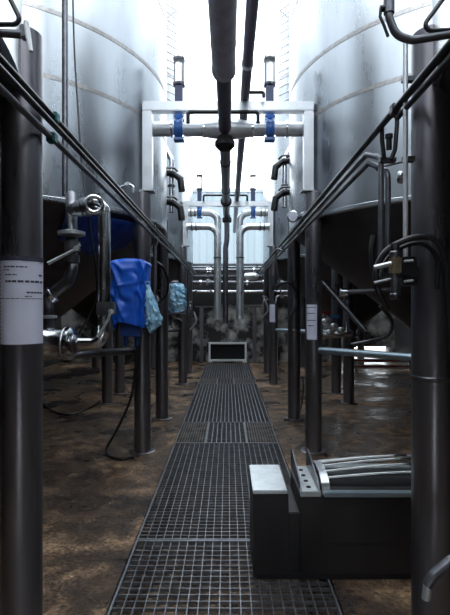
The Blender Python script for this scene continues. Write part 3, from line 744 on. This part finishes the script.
hose([P(303,378,5.9),P(303,395,5.9),onfloor(300,412,.012),onfloor(293,420,.012),onfloor(284,421,.012)], .012, 'black hose reaching the floor by the second right leg')
# right: conduit pole, valve block and black hoses by the nearest right leg
t = thing('conduit_pole', 'thin pale vertical conduit in front of the nearest right leg', 'conduit', P(405.5,258,1.95))
MB().tube([P(405.5,40,1.95),P(405.5,258,1.95)], .0105, 12).build('tube', M['frame'], t)
MB().cbox(P(407,272,1.95),(.06,.07,.12)).build('junction_box', M['black'], t, bevel=.006)
for y in (80,160): MB().cbox(P(408,y,1.97),(.05,.03,.02)).build('clip', M['dsteel'], t)
k = 1.80
t = thing('valve_block', 'brass and steel valve block at the foot of the right conduit drop', 'valve', P(395,270,k))
MB().cbox(P(395,266,k),(.040,.045,.075)).build('body', M['brass'], t, bevel=.008)
for ya, yb in ((258,244),(300,274)): MB().lathe([(.014,0),(.021,.004),(.021,.02),(.017,.025),(.017,abs(ya-yb)*k/F)], P(395,ya if ya < 270 else ya,k), (0,0,1), 16).build('union', M['dsteel'], t)
MB().cyl(P(374,268,k-.02),P(391,264,k-.02),.009,12).build('handle', M['galv'], t)
MB().tube([P(374,284,k),P(391,280,k)],.008,10).build('side_port', M['dsteel'], t)
MB().box(P(394,276,k),P(405,270,1.94)).build('mount', M['black'], t)
for py in (262,282): MB().cyl(P(404,py,k-.01),P(413,py-1,k-.01),.005,8).build('bolt', M['galv'], t)
hose([P(376,284,1.86),P(377,268,1.86),P(386,252,1.85),P(402,242,1.84),P(420,237,1.83),P(434,240,1.82),P(443,254,1.82),P(447,280,1.82),P(450,320,1.82),P(452,360,1.82)], .0125, 'outer black hose arching across the nearest right leg')
hose([P(381,278,1.9),P(386,262,1.9),P(398,250,1.87),P(414,244,1.86),P(428,247,1.85),P(438,262,1.85),P(437,290,1.85)], .009, 'inner black hose arching across the nearest right leg')
hose([P(374,236,2.3),P(372,250,2.3),P(373,268,2.3),P(378,290,2.3),P(388,310,2.32)], .015, 'black hose bundle hanging left of the brass valve block')
# top corners: pipes with valve levers near the nearest legs
k = 1.46
t = thing('lever_valve_pipe', 'grey bent pipe with lever valve at the upper right, above the nearest leg', 'pipe', P(405,40,k))
MB().tube([P(389,-420,k),P(389,18,k),P(396,36,k),P(412,41,k),P(470,32,k)], .0125, 14, .05).build('tube', M['conduit'], t)
MB().cyl(P(389,-2,k),P(389,14,k),.017,16).build('valve_body', M['conduit'], t)
MB().cyl(P(389,9,k),P(380,9,k),.010,12).tube([P(381,9,k),P(380,17,k),P(384,26,k),P(388,37,k)],.005,8).build('lever', M['black'], t)
t = thing('lever_valve_pipe', 'grey pipe with pale lever at the upper left, above the nearest leg', 'pipe', P(20,34,k))
MB().tube([P(-60,30,k),P(23,35,k)], .0125, 14).build('tube', M['conduit'], t)
MB().cbox(P(25,33,k),(.025,.025,.045)).build('valve_body', M['conduit'], t, bevel=.004)
MB().tube([P(26,22,k-.03),P(28,36,k-.03),P(31,52,k-.04)], [.008,.009,.006], 10).build('lever', M['white'], t)
tag(MB().tube([P(-30,25,k),P(23,25,k),P(-20,-60,k)], .0075, 10, .02).build('cable', M['black']), 'dark bent cable crossing above the nearest left leg', 'cable', 'dark cables above the nearest legs')
tag(MB().tube([P(490,29,k),P(419,32,k),P(465,-30,k)], .0075, 10, .02).build('cable', M['black']), 'dark bent cable crossing above the nearest right leg', 'cable', 'dark cables above the nearest legs')
# small ball end handle by the right drop
t = thing('sample_cock', 'small round-ended sample cock left of the nearest right leg', 'tap', P(400,178,2.4))
MB().ball(P(400.5,178,2.4),.03,14,(.7,.7,1.2)).build('knob', M['steel'], t)
MB().tube([P(378,168,2.4),P(403,162,2.4)],.007,8).ball(P(378,169,2.4),.014,10).build('rod', M['dsteel'], t)
q = P(131,188,4.26)
t = thing('sample_cock', 'small bright hooked sample cock on the left tank beside the portal post', 'tap', q)
MB().tube([q+Vector((-.14,.10,.02)), q+Vector((-.02,0,.03)), q+Vector((.03,-.02,.0)), q+Vector((.03,-.02,-.06))], .012, 10, .03).build('spout', M['steel'], t)
MB().cbox(q+Vector((-.03,.0,.03)),(.05,.04,.04)).build('body', M['galv'], t, bevel=.008)
# valves under the right tank, seen beyond the first right leg
t = thing('valve_manifold', 'low manifold with white valves and red and blue handles beneath the right tank', 'valve', P(335,335,6.6))
d = 6.6
MB().tube([P(318,337,d),P(352,334,d)],.045,14).tube([P(322,318,d),P(322,337,d)],.03,12).tube([P(347,300,d),P(347,334,d)],.02,12).build('pipework', M['steel'], t)
for px, py in ((326,322),(334,327),(341,331),(330,333)): MB().ball(P(px,py,d-.06),.06,12,(1.1,.8,.8)).build('valve_body', M['galv'], t)
MB().cbox(P(324,313,d-.06),(.17,.03,.03)).build('red_handle', M['red'], t)
MB().cbox(P(336,317,d-.08),(.14,.03,.04)).build('blue_handle', M['blue'], t)
MB().cyl(P(325,313,d-.05),P(326,322,d-.05),.015,8).cyl(P(336,317,d-.05),P(335,327,d-.05),.015,8).build('stem', M['dsteel'], t)
t = thing('drain_pipe', 'dark horizontal drain pipe with bright end beneath the right tank', 'pipe', P(365,292,4.6))
MB().tube([P(342,293,4.6),P(400,290,4.6)],.028,14).build('tube', M['conduit'], t)
MB().cyl(P(340,293,4.6),P(347,293,4.6),.045,16,.006).build('end_cap', M['steel'], t)
MB().tube([P(322,282,5.2),P(366,332,5.0)],.03,12).build('brace', M['dsteel'], t)
hose([P(352,345,6.2),P(372,341,6.0),P(388,336,5.6),P(392,322,5.2),P(380,306,5.0)], .02, 'grey drain hose hanging beneath the right tank cone', 'conduit')

# ------------------------------------------------------------------ sky, camera
w = bpy.data.worlds.new('World'); bpy.context.scene.world = w; w.use_nodes = True
bg = w.node_tree.nodes['Background']; bg.inputs[0].default_value = (.85,.93,1.0,1); bg.inputs[1].default_value = 5.0
cam = bpy.data.cameras.new('camera'); co = bpy.data.objects.new('camera', cam); C.objects.link(co)
co.location = (0,0,CAMZ); co.rotation_euler = (PI/2,0,0)
cam.sensor_fit = 'VERTICAL'; cam.sensor_height = 24; cam.lens = F/615*24; cam.shift_x = -3/615; cam.clip_start = .05
sc = bpy.context.scene; sc.camera = co
vs = sc.view_settings; vs.view_transform = 'Standard'; vs.look = 'None'; vs.gamma = 1; vs.exposure = 0; vs.use_curve_mapping = False
sc.cycles.max_bounces = 12; sc.cycles.glossy_bounces = 8; sc.cycles.diffuse_bounces = 4
